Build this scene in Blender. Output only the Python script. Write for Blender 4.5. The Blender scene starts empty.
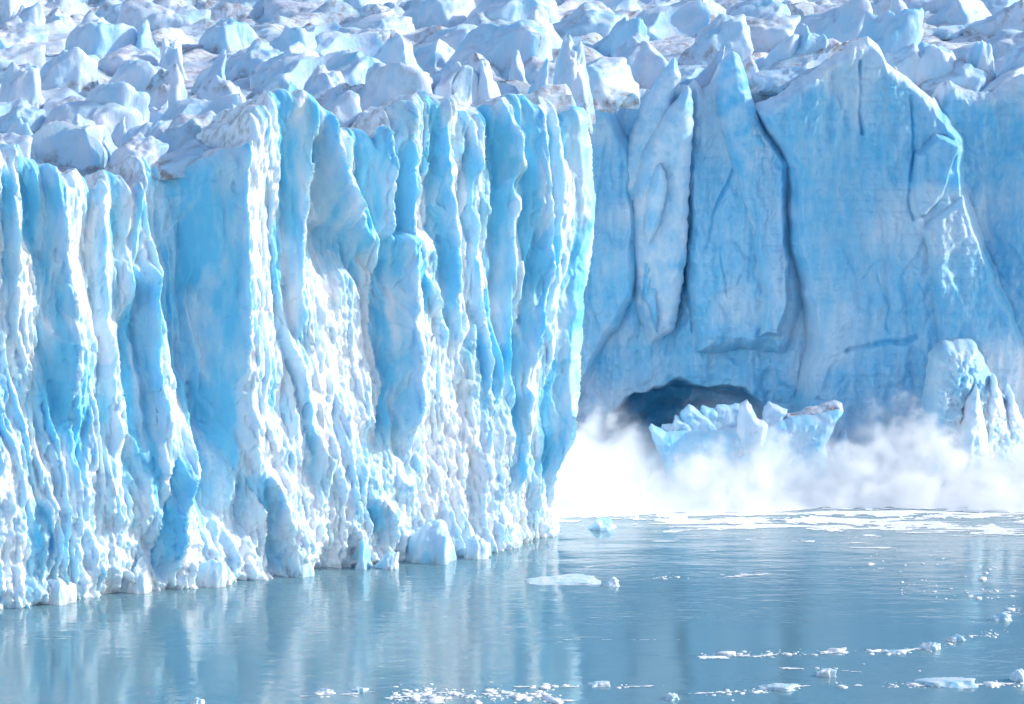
import bpy, bmesh, math, random
import numpy as np
from mathutils import Vector

random.seed(7)
RNG = np.random.default_rng(11)
scene = bpy.context.scene
COL = scene.collection

# ------------------------------------------------------------------ camera numbers
W, H = 1024, 704
F = 2904.0                      # focal length in pixels
CAMZ = 75.0                     # camera height above the lake
HZ = 22.0                       # pixel row of the horizon
PITCH = math.atan((H / 2 - HZ) / F)
CP, SP = math.cos(PITCH), math.sin(PITCH)

def ray(px, py):
    a = (np.asarray(px, float) - W / 2) / F
    b = -(np.asarray(py, float) - H / 2) / F
    return a, CP + b * SP, -SP + b * CP          # world x, y, z components

def at(px, py, Y):
    x, y, z = ray(px, py)
    t = Y / y
    return x * t, Y + 0 * t, CAMZ + z * t

def on_water(px, py, z0=0.0):
    x, y, z = ray(px, py)
    t = (z0 - CAMZ) / z
    return x * t, y * t

def project(X, Y, Z):
    d = Z - CAMZ
    depth = Y * CP - d * SP
    up = Y * SP + d * CP
    return W / 2 + F * X / depth, H / 2 - F * up / depth

# ------------------------------------------------------------------ noise (numpy)
_perm = RNG.permutation(256).astype(np.int64)
_perm = np.concatenate([_perm, _perm, _perm])
_g3 = RNG.normal(size=(256, 3)); _g3 /= np.linalg.norm(_g3, axis=1)[:, None]

def noise3(x, y, z):
    x, y, z = np.broadcast_arrays(np.asarray(x, float), np.asarray(y, float), np.asarray(z, float))
    xi = np.floor(x).astype(np.int64); yi = np.floor(y).astype(np.int64); zi = np.floor(z).astype(np.int64)
    xf, yf, zf = x - xi, y - yi, z - zi
    u = xf ** 3 * (xf * (xf * 6 - 15) + 10)
    v = yf ** 3 * (yf * (yf * 6 - 15) + 10)
    w = zf ** 3 * (zf * (zf * 6 - 15) + 10)
    out = 0
    for dx in (0, 1):
        for dy in (0, 1):
            for dz in (0, 1):
                h = _perm[_perm[_perm[(xi + dx) & 255] + ((yi + dy) & 255)] + ((zi + dz) & 255)]
                g = _g3[h]
                d = g[..., 0] * (xf - dx) + g[..., 1] * (yf - dy) + g[..., 2] * (zf - dz)
                out = out + d * (u if dx else 1 - u) * (v if dy else 1 - v) * (w if dz else 1 - w)
    return out * 1.5

def fbm(x, y, z=0.0, octv=4, gain=0.5, lac=2.03):
    a, s = 1.0, 0
    x = np.asarray(x, float); y = np.asarray(y, float)
    for o in range(octv):
        s = s + a * noise3(x + 17.3 * o, y - 9.1 * o, z + 5.7 * o)
        x = x * lac; y = y * lac; z = z * lac; a *= gain
    return s

def ridged(x, y, z=0.0, octv=3, gain=0.5):
    a, s = 1.0, 0
    x = np.asarray(x, float); y = np.asarray(y, float)
    for o in range(octv):
        s = s + a * (1 - 2 * np.abs(noise3(x + 31.3 * o, y + 7.7 * o, z)))
        x = x * 2.1; y = y * 2.1; z = z * 2.1; a *= gain
    return s

def sstep(a, b, x):
    t = np.clip((x - a) / (b - a), 0, 1)
    return t * t * (3 - 2 * t)

# ------------------------------------------------------------------ object helpers
def mesh_obj(name, verts, faces, mat, parent=None, attrs=None, smooth=True):
    me = bpy.data.meshes.new(name)
    verts = np.ascontiguousarray(verts, dtype=np.float32)
    faces = np.ascontiguousarray(faces, dtype=np.int32)
    n, k = faces.shape
    me.vertices.add(len(verts)); me.vertices.foreach_set('co', verts.ravel())
    me.loops.add(n * k); me.loops.foreach_set('vertex_index', faces.ravel())
    me.polygons.add(n)
    me.polygons.foreach_set('loop_start', np.arange(0, n * k, k, dtype=np.int32))
    me.polygons.foreach_set('loop_total', np.full(n, k, dtype=np.int32))
    me.update(calc_edges=True)
    me.polygons.foreach_set('use_smooth', np.full(n, smooth, dtype=bool))
    for key, val in (attrs or {}).items():
        at_ = me.attributes.new(key, 'FLOAT', 'POINT')
        at_.data.foreach_set('value', np.ascontiguousarray(val, dtype=np.float32))
    me.materials.append(mat)
    o = bpy.data.objects.new(name, me)
    COL.objects.link(o)
    if parent is not None:
        o.parent = parent
    return o

def grid_faces(nr, nc):
    i = np.arange(nr * nc).reshape(nr, nc)
    return np.stack([i[:-1, :-1], i[:-1, 1:], i[1:, 1:], i[1:, :-1]], -1).reshape(-1, 4)

def compact(verts, faces, attrs):
    used = np.unique(faces)
    m = np.full(len(verts), -1, np.int64); m[used] = np.arange(len(used))
    return verts[used], m[faces], {k: v[used] for k, v in attrs.items()}

def corner_normals(v, f):
    n = np.cross(v[f[:, 2]] - v[f[:, 0]], v[f[:, 3]] - v[f[:, 1]])
    out = np.zeros_like(v)
    for i in range(4):
        for c in range(3):
            out[:, c] += np.bincount(f[:, i], n[:, c], len(v))
    return out / (np.linalg.norm(out, axis=1)[:, None] + 1e-12)

def tag(o, label=None, cat=None, group=None, kind=None):
    if label: o['label'] = label
    if cat: o['category'] = cat
    if group: o['group'] = group
    if kind: o['kind'] = kind
    return o

# ------------------------------------------------------------------ materials
def new_mat(name):
    m = bpy.data.materials.new(name); m.use_nodes = True
    nt = m.node_tree; nt.nodes.clear()
    return m, nt, nt.nodes, nt.links

def ice_material(name, white=(0.80, 0.83, 0.885), blue=(0.15, 0.57, 0.83), sss=0.35, grit=False, bump_scale=1.0):
    m, nt, N, L = new_mat(name)
    out = N.new('ShaderNodeOutputMaterial')
    p = N.new('ShaderNodeBsdfPrincipled')
    L.new(p.outputs[0], out.inputs['Surface'])
    geo = N.new('ShaderNodeNewGeometry')
    att = N.new('ShaderNodeAttribute'); att.attribute_name = 'clean'  # blueness of the ice; on the near cliff it includes tinted-in shade
    mp = N.new('ShaderNodeMapping'); mp.inputs['Scale'].default_value = (1.0, 1.0, 0.35)
    L.new(geo.outputs['Position'], mp.inputs['Vector'])
    n1 = N.new('ShaderNodeTexNoise'); n1.inputs['Scale'].default_value = 0.55; n1.inputs['Detail'].default_value = 7
    n1.inputs['Roughness'].default_value = 0.62
    L.new(mp.outputs[0], n1.inputs['Vector'])
    mix = N.new('ShaderNodeMath'); mix.operation = 'MULTIPLY_ADD'      # blue tint + (noise-.5)*k
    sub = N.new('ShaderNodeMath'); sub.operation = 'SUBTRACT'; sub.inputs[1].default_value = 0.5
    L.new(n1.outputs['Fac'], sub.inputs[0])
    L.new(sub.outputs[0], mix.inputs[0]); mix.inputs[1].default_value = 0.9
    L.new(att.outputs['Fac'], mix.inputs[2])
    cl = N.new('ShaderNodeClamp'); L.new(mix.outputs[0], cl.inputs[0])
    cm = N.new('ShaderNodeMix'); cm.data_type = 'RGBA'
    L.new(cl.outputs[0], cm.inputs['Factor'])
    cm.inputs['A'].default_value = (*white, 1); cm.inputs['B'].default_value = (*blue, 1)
    col = cm.outputs['Result']
    if grit:
        ga = N.new('ShaderNodeAttribute'); ga.attribute_name = 'grit'
        n2 = N.new('ShaderNodeTexNoise'); n2.inputs['Scale'].default_value = 0.5; n2.inputs['Detail'].default_value = 8
        n2.inputs['Roughness'].default_value = 0.7
        L.new(geo.outputs['Position'], n2.inputs['Vector'])
        r = N.new('ShaderNodeMapRange'); r.inputs['From Min'].default_value = 0.46; r.inputs['From Max'].default_value = 0.62
        L.new(n2.outputs['Fac'], r.inputs['Value'])
        mm = N.new('ShaderNodeMath'); mm.operation = 'MULTIPLY'
        L.new(r.outputs[0], mm.inputs[0]); L.new(ga.outputs['Fac'], mm.inputs[1])
        gm = N.new('ShaderNodeMix'); gm.data_type = 'RGBA'
        L.new(mm.outputs[0], gm.inputs['Factor']); L.new(col, gm.inputs['A'])
        gm.inputs['B'].default_value = (0.24, 0.20, 0.19, 1)
        col = gm.outputs['Result']
    L.new(col, p.inputs['Base Color'])
    p.inputs['Roughness'].default_value = 0.42
    p.inputs['Specular IOR Level'].default_value = 0.35
    p.inputs['Subsurface Weight'].default_value = sss
    p.inputs['Subsurface Radius'].default_value = (0.35, 0.95, 1.5)
    p.inputs['Subsurface Scale'].default_value = 0.85
    n3 = N.new('ShaderNodeTexNoise'); n3.inputs['Scale'].default_value = 1.6; n3.inputs['Detail'].default_value = 6
    n3.inputs['Roughness'].default_value = 0.6
    mp2 = N.new('ShaderNodeMapping'); mp2.inputs['Scale'].default_value = (1.0, 1.0, 0.5)
    L.new(geo.outputs['Position'], mp2.inputs['Vector']); L.new(mp2.outputs[0], n3.inputs['Vector'])
    b = N.new('ShaderNodeBump'); b.inputs['Strength'].default_value = 0.65 * bump_scale; b.inputs['Distance'].default_value = 0.35
    L.new(n3.outputs['Fac'], b.inputs['Height'])
    L.new(b.outputs[0], p.inputs['Normal'])
    return m

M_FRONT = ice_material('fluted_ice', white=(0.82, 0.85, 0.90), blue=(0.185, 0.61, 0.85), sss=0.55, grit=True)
M_BACK = ice_material('calved_blue_ice', blue=(0.125, 0.525, 0.81), bump_scale=0.8, grit=True)
M_SERAC = ice_material('serac_ice', white=(0.66, 0.705, 0.80), grit=True, bump_scale=0.8)
M_FLOE = ice_material('floating_ice', sss=0.2)

def water_material():
    m, nt, N, L = new_mat('glacial_water')
    out = N.new('ShaderNodeOutputMaterial'); p = N.new('ShaderNodeBsdfPrincipled')
    L.new(p.outputs[0], out.inputs['Surface'])
    p.inputs['Base Color'].default_value = (0.14, 0.265, 0.315, 1)
    p.inputs['Roughness'].default_value = 0.06
    p.inputs['IOR'].default_value = 1.95
    geo = N.new('ShaderNodeNewGeometry')
    def nz(scale, sx, sy, det, rot=0.0):
        mp = N.new('ShaderNodeMapping'); mp.inputs['Scale'].default_value = (sx, sy, 1); mp.inputs['Rotation'].default_value = (0, 0, rot)
        L.new(geo.outputs['Position'], mp.inputs['Vector'])
        n = N.new('ShaderNodeTexNoise'); n.inputs['Scale'].default_value = scale; n.inputs['Detail'].default_value = det
        n.inputs['Roughness'].default_value = 0.55
        L.new(mp.outputs[0], n.inputs['Vector'])
        return n.outputs['Fac']
    a = nz(0.30, 0.45, 1.0, 3, 0.05); b_ = nz(1.1, 0.5, 1.0, 4, -0.12); c = nz(0.035, 0.5, 1.0, 2)
    add = N.new('ShaderNodeMath'); add.operation = 'MULTIPLY_ADD'; L.new(b_, add.inputs[0]); add.inputs[1].default_value = 0.30; L.new(a, add.inputs[2])
    mul = N.new('ShaderNodeMath'); mul.operation = 'MULTIPLY'; L.new(add.outputs[0], mul.inputs[0])
    mr = N.new('ShaderNodeMapRange'); mr.inputs['From Min'].default_value = 0.35; mr.inputs['From Max'].default_value = 0.65
    mr.inputs['To Min'].default_value = 0.35; mr.inputs['To Max'].default_value = 1.2
    L.new(c, mr.inputs['Value']); L.new(mr.outputs[0], mul.inputs[1])
    bp = N.new('ShaderNodeBump'); bp.inputs['Strength'].default_value = 1.0; bp.inputs['Distance'].default_value = 0.13
    L.new(mul.outputs[0], bp.inputs['Height']); L.new(bp.outputs[0], p.inputs['Normal'])
    return m
M_WATER = water_material()

def foam_material():
    m, nt, N, L = new_mat('foam')
    out = N.new('ShaderNodeOutputMaterial'); p = N.new('ShaderNodeBsdfPrincipled')
    L.new(p.outputs[0], out.inputs['Surface'])
    geo = N.new('ShaderNodeNewGeometry')
    n = N.new('ShaderNodeTexNoise'); n.inputs['Scale'].default_value = 0.6; n.inputs['Detail'].default_value = 6
    L.new(geo.outputs['Position'], n.inputs['Vector'])
    cr = N.new('ShaderNodeMix'); cr.data_type = 'RGBA'
    L.new(n.outputs['Fac'], cr.inputs['Factor'])
    cr.inputs['A'].default_value = (0.72, 0.77, 0.82, 1); cr.inputs['B'].default_value = (0.9, 0.9, 0.92, 1)
    L.new(cr.outputs['Result'], p.inputs['Base Color'])
    p.inputs['Roughness'].default_value = 0.8
    b = N.new('ShaderNodeBump'); b.inputs['Distance'].default_value = 0.3; L.new(n.outputs['Fac'], b.inputs['Height'])
    L.new(b.outputs[0], p.inputs['Normal'])
    return m
M_FOAM = foam_material()

# ------------------------------------------------------------------ glacier plan
U = np.array([0.834, 0.552]); NV = np.array([0.552, -0.834])     # along / out of the near ice front
SETBACK = 8.0
A0 = np.array([-65.3, 370.0]) - NV * SETBACK                        # s = 0
S_CORNER = 92.0

def px_to_sz(px, py, r=1.5):
    """pixel -> (s, z) on the plane of the near front"""
    x, y, z = ray(px, py)
    c = A0 + NV * r
    t = (c @ NV) / (x * NV[0] + y * NV[1])
    X, Y = x * t, y * t
    return (X - A0[0]) * U[0] + (Y - A0[1]) * U[1], CAMZ + z * t

def interp_line(pts, key, val):
    pts = sorted(pts, key=lambda q: q[key])
    a = np.array(pts, float)
    return a[:, key], a[:, val]

# skyline of the near ice front (pixels)
SKY_L = [(-160, 150), (-60, 150), (0, 143), (14, 146), (22, 158), (45, 162), (58, 176), (75, 172), (92, 184), (105, 170), (118, 172), (126, 186), (134, 178), (139, 157), (150, 153),
         (160, 158), (168, 172), (178, 172), (200, 160), (222, 148), (234, 138), (240, 116), (250, 106), (262, 105), (268, 96), (280, 88), (296, 88), (305, 96), (310, 106),
         (322, 112), (330, 124), (344, 131), (352, 126), (364, 131), (378, 124), (384, 112), (398, 100), (412, 92), (424, 95), (432, 103), (441, 96), (448, 100), (455, 112), (466, 108), (478, 110),
         (490, 106), (500, 98), (508, 94), (516, 100), (526, 104), (536, 98), (546, 104), (553, 112), (562, 106), (574, 108), (580, 118), (590, 128), (600, 125)]
_s, _z = px_to_sz(np.array([p[0] for p in SKY_L]), np.array([p[1] for p in SKY_L]), 1.0)
_o = np.argsort(_s); SKY_S, SKY_Z = _s[_o], _z[_o]

# hand traced ridges: crest polyline in pixels, left (blue) face width px, right face width px, depth m, crispness
RIDGES = [
    ([(12, 150), (14, 260), (10, 330)], 9, 24, 2.2),
    ([(52, 165), (60, 260), (62, 330), (56, 410)], 30, 30, 4.2),
    ([(30, 500), (32, 540), (26, 575)], 18, 26, 2.6),
    ([(98, 185), (104, 300), (100, 430)], 12, 16, 1.8),
    ([(138, 160), (134, 240), (126, 300)], 22, 12, 2.8),
    ([(150, 270), (148, 340), (146, 420), (140, 470)], 28, 14, 4.2),
    ([(236, 140), (232, 250), (228, 340), (222, 420), (212, 500)], 34, 46, 6.0),
    ([(186, 380), (176, 440), (160, 500), (150, 560)], 16, 14, 3.0),
    ([(262, 106), (268, 170), (276, 300), (292, 400), (300, 450)], 7, 22, 2.2),
    ([(306, 98), (302, 160), (296, 220), (290, 330)], 26, 16, 3.4),
    ([(322, 114), (332, 170), (350, 215), (364, 242)], 28, 22, 5.2),
    ([(378, 126), (382, 170), (384, 230)], 30, 12, 4.0),
    ([(398, 236), (398, 320), (394, 390), (388, 420)], 26, 34, 5.6),
    ([(412, 96), (404, 150), (402, 215), (420, 280), (438, 330)], 15, 14, 3.0),
    ([(442, 98), (438, 160), (446, 240), (450, 320)], 18, 16, 3.4),
    ([(468, 112), (474, 200), (476, 300), (474, 380)], 9, 10, 2.0),
    ([(506, 98), (506, 160), (508, 240), (504, 330), (506, 390)], 24, 10, 4.4),
    ([(532, 104), (530, 200), (532, 280), (526, 360)], 22, 14, 4.2),
    ([(552, 112), (548, 200), (548, 330)], 9, 10, 2.2),
    ([(578, 112), (586, 160), (592, 210), (588, 260), (580, 330), (572, 400), (566, 460)], 30, 14, 5.2),
    ([(520, 390), (516, 430), (508, 480)], 15, 20, 2.8),
    ([(545, 430), (542, 480), (538, 520)], 12, 14, 2.0),
    ([(245, 470), (262, 520), (270, 560)], 20, 34, 3.6),
    ([(205, 520), (214, 550)], 14, 16, 2.0),
    ([(360, 500), (366, 530)], 15, 20, 2.2),
]
# hollows bitten into the front: centre polyline px, half width px, depth m
HOLLOWS = [
    ([(168, 160), (176, 260), (190, 400), (196, 520)], 28, 5.0),
    ([(488, 110), (492, 240), (490, 390)], 13, 2.6),
    ([(322, 232), (330, 262)], 26, 3.2),
    ([(128, 200), (130, 300), (128, 420)], 10, 1.8),
]

def ridge_arrays(S, Z):
    R = np.zeros_like(S); B = np.zeros_like(S)
    for k, (pts, wl, wr, d) in enumerate(RIDGES):
        s, z = px_to_sz(np.array([p[0] for p in pts]), np.array([p[1] for p in pts]), 3.0)
        o = np.argsort(z); s, z = s[o], z[o]
        D = 400.0; m = D / F * 1.18                                    # px -> m along the front
        wlm, wrm = wl * m, wr * m
        sc = np.interp(Z, z, s) + 0.35 * noise3(Z * 0.35, k * 9.1, 0.5) + 0.8 * noise3(Z * 0.09, k * 5.1, 2.5)
        zr = np.maximum(4.0, 0.16 * (z[-1] - z[0]))
        fade = sstep(z[0] - zr, z[0] + zr * 0.6, Z)
        if pts[0][1] > 190:
            fade = fade * (1 - sstep(z[-1] - 0.6, z[-1] + 1.6, Z))
        t = S - sc
        wid = 1 + 0.25 * noise3(Z * 0.12, k * 3.3, 7.7)
        left = np.clip(1 + t / (wlm * wid), 0, 1)
        left = left ** 1.6
        right = np.clip(1 - t / (wrm * wid), 0, 1) ** 1.2
        prof = np.where(t < 0, left, right) * d * fade
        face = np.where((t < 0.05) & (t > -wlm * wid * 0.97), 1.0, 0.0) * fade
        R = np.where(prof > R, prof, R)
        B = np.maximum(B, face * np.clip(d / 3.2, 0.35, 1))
    for k, (pts, hw, d) in enumerate(HOLLOWS):
        s, z = px_to_sz(np.array([p[0] for p in pts]), np.array([p[1] for p in pts]), 0.0)
        o = np.argsort(z); s, z = s[o], z[o]
        hwm = hw * 400.0 / F * 1.18
        sc = np.interp(Z, z, s) + 0.7 * noise3(Z * 0.12, k * 4.1, 3.5)
        fade = sstep(z[0] - 5, z[0] + 4, Z) * (1 - sstep(z[-1], z[-1] + 2.5, Z) * (pts[0][1] > 180))
        t = np.abs(S - sc) / (hwm * (1 + 0.3 * noise3(Z * 0.15, k * 2.2, 1.0)))
        c = (1 - sstep(0.45, 1.15, t)) * fade
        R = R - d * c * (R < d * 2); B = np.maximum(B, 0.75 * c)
    return R, B

def near_relief(S, Z, TOP):
    hz = np.clip(Z / TOP, 0, 1)
    # batter and swollen foot
    r = 8.4 * (1 - sstep(0.0, 0.75, hz)) * (0.75 + 0.35 * noise3(S * 0.06, Z * 0.02, 3.1)) + 0.6
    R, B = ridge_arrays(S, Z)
    fade_corner = 1 - sstep(S_CORNER + 1.5, S_CORNER + 6, S)
    r = r + R * fade_corner
    # free fluting: saw profile in a warped coordinate
    warp = 2.2 * noise3(S * 0.07, Z * 0.035, 1.7) + 0.9 * noise3(S * 0.2, Z * 0.07, 9.2)
    ph = S / 6.2 + warp
    f = ph - np.floor(ph)
    saw = np.where(f < 0.6, f / 0.6, (1 - f) / 0.4)
    amp = 1.6 * np.clip(0.5 + 1.2 * noise3(S * 0.09, Z * 0.05, 4.4), 0, 1)
    r = r + amp * saw ** 1.3
    ph2 = S / 2.1 + 1.5 * warp + 0.8 * noise3(S * 0.5, Z * 0.12, 3.2)
    f2 = ph2 - np.floor(ph2)
    saw2 = np.where(f2 < 0.55, f2 / 0.55, (1 - f2) / 0.45)
    amp2 = 0.95 * np.clip(0.35 + 1.5 * noise3(S * 0.17, Z * 0.06, 8.4), 0, 1) * (1 - 0.40 * B)
    r = r + amp2 * saw2
    ph3 = S / 0.95 + 1.1 * warp + 0.7 * noise3(S * 0.6, Z * 0.10, 33.2)
    f3 = ph3 - np.floor(ph3)
    saw3 = np.where(f3 < 0.5, f3 / 0.5, (1 - f3) / 0.5)
    amp3 = 0.46 * np.clip(0.35 + 1.5 * noise3(S * 0.25, Z * 0.09, 38.4), 0, 1) * (1 - 0.5 * B)
    r = r + amp3 * saw3
    # drips and melt streaks
    st = ridged(S * 0.75 + 0.4 * noise3(S * 0.4, Z * 0.2, 1.0), Z * 0.10, 2.2, 3)
    r = r + 0.30 * st * (1 - 0.6 * B)
    r = r + 0.24 * fbm(S * 1.4, Z * 0.5, 6.1, 4, 0.6) * (1 - 0.7 * B)
    # long hanging scallops: teeth of melted ice
    foot = np.exp(-np.clip(Z, 0, None) / 9.0)
    mid = np.exp(-((Z - 16) / 14.0) ** 2)
    r = r + (1.25 * foot + 0.5 * mid) * (ridged(S * 0.22, Z * 0.16, 5.5, 3) - 0.2) * (1 - 0.55 * B)
    r = r + 0.8 * foot * fbm(S * 0.7, Z * 0.6, 8.8, 3)
    # broken, blocky crust: sharp little steps of several sizes
    q1 = noise3(S * 0.8, Z * 0.5, 101.0) + 0.5 * noise3(S * 2.1, Z * 1.3, 102.0)
    r = r + (0.05 + 0.16 * foot) * (sstep(0.0, 0.06, q1) + sstep(-0.4, -0.34, q1) + sstep(0.35, 0.41, q1))
    q2 = noise3(S * 0.25, Z * 0.10, 105.0) + 0.4 * noise3(S * 0.8, Z * 0.35, 106.0)
    r = r + 0.55 * sstep(0.0, 0.08, q2) * (1 - 0.5 * B) + 0.4 * sstep(-0.35, -0.28, q2)
    r = r + 0.06 * ridged(S * 2.4, Z * 1.1, 110.0, 3, 0.6) * (1 - 0.6 * B)
    # ledges: relief eats back downward under a lip
    cell = noise3(S * 0.28, 3.3, Z * 0.018)
    r = r + 0.5 * sstep(-0.05, 0.05, noise3(S * 0.35, Z * 0.085 + 0.4 * cell, 12.0)) * (1 - 0.6 * B)
    r = r + 0.25 * fbm(S * 0.3, Z * 0.3, 2.0, 3)
    r = r + B * (0.22 * fbm(S * 0.5, Z * 0.35, 71.0, 4) + 0.16 * ridged(S * 0.6, Z * 0.12, 77.0, 2))
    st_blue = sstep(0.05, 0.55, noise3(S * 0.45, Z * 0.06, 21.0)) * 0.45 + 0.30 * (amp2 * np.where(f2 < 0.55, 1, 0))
    clean = np.clip(0.04 + B * (0.52 + 0.75 * fbm(S * 0.4, Z * 0.07, 61.0, 4)) + st_blue * (1 - foot * 0.6) + 0.25 * np.where(f < 0.6, amp / 1.3, 0), 0, 1)  # blue ice colour, with the shade of left faces and hollows tinted in
    return r, clean

def build_near_cliff():
    ds = 0.145
    s = np.arange(-58, 160, ds)
    # plan curve: straight, then a round corner, then back to the far wall
    turn0, rad = S_CORNER, 2.5
    ang0 = math.atan2(U[1], U[0]); ang1 = math.radians(93)
    Lc = rad * (ang1 - ang0)
    ang = np.where(s < turn0, ang0, np.where(s < turn0 + Lc, ang0 + (s - turn0) / rad, ang1))
    X = np.zeros_like(s); Y = np.zeros_like(s)
    i0 = np.searchsorted(s, 0.0)
    dx = np.cos(ang) * ds; dy = np.sin(ang) * ds
    cx = np.cumsum(dx); cy = np.cumsum(dy)
    X = A0[0] + cx - cx[i0]; Y = A0[1] + cy - cy[i0]
    keep = Y < 505
    s, X, Y, ang = s[keep], X[keep], Y[keep], ang[keep]
    nx, ny = np.sin(ang), -np.cos(ang)
    top = np.interp(s, SKY_S, SKY_Z)
    beyond = s > turn0 + 6
    top = np.where(beyond, 64 + 2.5 * noise3(s * 0.2, 0, 0), top)
    top = top + 0.5 * noise3(s * 0.9, 1.0, 2.0) + 1.5 * noise3(s * 0.27, 5.0, 2.0) - 0.9 * sstep(0.15, 0.45, np.abs(noise3(s * 0.42, 9.0, 4.0)))
    nr = 440
    v = np.linspace(0, 1, nr)
    Z = -1.5 + (top[None, :] + 1.5) * v[:, None]
    S = np.broadcast_to(s[None, :], Z.shape)
    r, clean = near_relief(S, Z, np.broadcast_to(top, Z.shape))  # clean: blue ice colour with shade tinted in
    # rounded lip
    dtop = top[None, :] - Z
    lip = np.clip(1 - dtop / 2.4, 0, 1)
    r = r - 2.0 * lip ** 2.3
    # right hand column: bulges outward high up, pinches in at the foot
    k = sstep(turn0 - 18, turn0 + 2, S)
    bul = np.interp(Z, [0, 8, 20, 33, 44, 49, 54, 58, 66], [-4.9, -4.3, -2.3, 0.2, 2.4, 2.8, 2.0, 1.4, 0.6])
    r = r * (1 - 0.30 * k) * (1 - 0.6 * sstep(turn0 - 0.5, turn0 + 2, S))
    VX = X[None, :] + nx[None, :] * r + k * bul
    VY = Y[None, :] + ny[None, :] * r
    clean = clean
    # cap rows going back over the top
    nb = 40
    bt = np.linspace(0.25, 16, nb)
    rt = r[-1]
    bX = X[None, :] + nx[None, :] * (rt[None, :] - bt[:, None]) + (k * bul)[-1]
    bY = Y[None, :] + ny[None, :] * (rt[None, :] - bt[:, None])
    bZ = top[None, :] + 0.25 * np.sin(np.clip(bt / 1.5, 0, 3.14))[:, None] - 0.22 * bt[:, None] + 0.8 * fbm(bX * 0.3, bY * 0.3, 1.0, 3) * np.clip(bt / 4, 0, 1)[:, None]
    VX = np.concatenate([VX, bX]); VY = np.concatenate([VY, bY]); ZZ = np.concatenate([Z, bZ])
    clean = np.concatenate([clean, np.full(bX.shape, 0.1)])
    grit = np.concatenate([0.55 * sstep(2.5, 0.0, dtop) * sstep(-0.1, 0.3, noise3(S * 0.12, 4, 4)), np.full(bX.shape, 0.6)])
    verts = np.stack([VX, VY, ZZ], -1).reshape(-1, 3)
    f = grid_faces(*VX.shape)
    seams = [[(20, 150), (26, 330), (14, 600)], [(88, 185), (92, 400), (84, 600)], [(112, 170), (116, 350), (108, 600)], [(160, 160), (170, 350), (196, 590)],
             [(258, 105), (262, 300), (238, 580)], [(300, 100), (300, 350), (300, 575)], [(352, 130), (362, 300), (352, 570)], [(402, 100), (420, 300), (404, 560)],
             [(455, 110), (456, 300), (450, 560)], [(482, 108), (482, 330), (488, 545)], [(510, 98), (510, 300), (516, 540)], [(540, 104), (536, 300), (536, 535)]]
    SS = np.concatenate([S, np.broadcast_to(s[None, :], bX.shape)])
    ident = np.zeros(SS.shape, int)
    for q in seams:
        a, b = px_to_sz(np.array([p[0] for p in q]), np.array([p[1] for p in q]), 2.0)
        od = np.argsort(b)
        ident += SS > np.interp(ZZ, b[od], a[od])
    o = bpy.data.objects.new('ice_cliff', None); COL.objects.link(o)
    fid = ident.ravel()[f[:, 0]]
    A = {'clean': clean.ravel(), 'grit': grit.ravel()}  # 'clean': blue ice colour with shade tinted in
    names = {3: 'deep blue hollow pillar with a bright edge', 4: 'tall white pillar streaked with melt', 12: 'bright cyan corner pillar with a thin sunlit edge', 6: 'wide pillar with a square blue notch'}
    N0 = corner_normals(verts, f)
    for q in range(len(seams) + 1):
        fq = f[fid == q]
        if not len(fq): continue
        vq, fq, aq = compact(verts, fq, {**A, 'n0': N0[:, 0], 'n1': N0[:, 1], 'n2': N0[:, 2]})
        nq = np.stack([aq.pop('n0'), aq.pop('n1'), aq.pop('n2')], -1)
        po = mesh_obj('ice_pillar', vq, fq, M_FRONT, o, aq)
        po.data.normals_split_custom_set_from_vertices(nq.tolist())
        if q in names: po['label'] = names[q]
    tag(o, 'tall fluted wall of white and blue ice pillars rising from the lake at left', 'ice cliff')
    return o

# ------------------------------------------------------------------ far wall
YB = 490.0
def wall_y(X):
    return 497.0 - 0.16 * (X - 10)

def px_to_wall(px, py):
    x, y, z = ray(px, py)
    t = 0 * x + 490.0
    for _ in range(6):
        t = wall_y(x * t) / y
    return x * t, CAMZ + z * t

SKY_R = [(540, 110), (575, 100), (598, 98), (606, 88), (614, 100), (626, 94), (640, 88), (660, 92), (676, 84), (688, 86), (694, 78), (702, 90), (712, 82), (720, 66), (732, 52), (741, 60), (746, 82), (756, 105), (766, 100), (776, 94),
         (800, 78), (830, 58), (852, 42), (866, 36), (878, 44), (884, 62), (892, 68), (904, 76), (918, 88), (930, 98), (938, 96), (944, 84), (952, 80), (962, 88), (980, 92), (995, 92), (1008, 82), (1024, 74), (1060, 76), (1100, 84), (1200, 84), (1300, 84)]

def poly_dist(X, Z, P):
    """signed distance to polygon P (positive inside)"""
    n = len(P); d = np.full(X.shape, 1e9); inside = np.zeros(X.shape, bool)
    for i in range(n):
        ax, az = P[i]; bx, bz = P[(i + 1) % n]
        ex, ez = bx - ax, bz - az
        t = np.clip(((X - ax) * ex + (Z - az) * ez) / (ex * ex + ez * ez + 1e-9), 0, 1)
        d = np.minimum(d, (X - ax - t * ex) ** 2 + (Z - az - t * ez) ** 2)
        c = ((az > Z) != (bz > Z)) & (X < (bx - ax) * (Z - az) / (bz - az + 1e-12) + ax)
        inside ^= c
    d = np.sqrt(d)
    return np.where(inside, d, -d)

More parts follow.
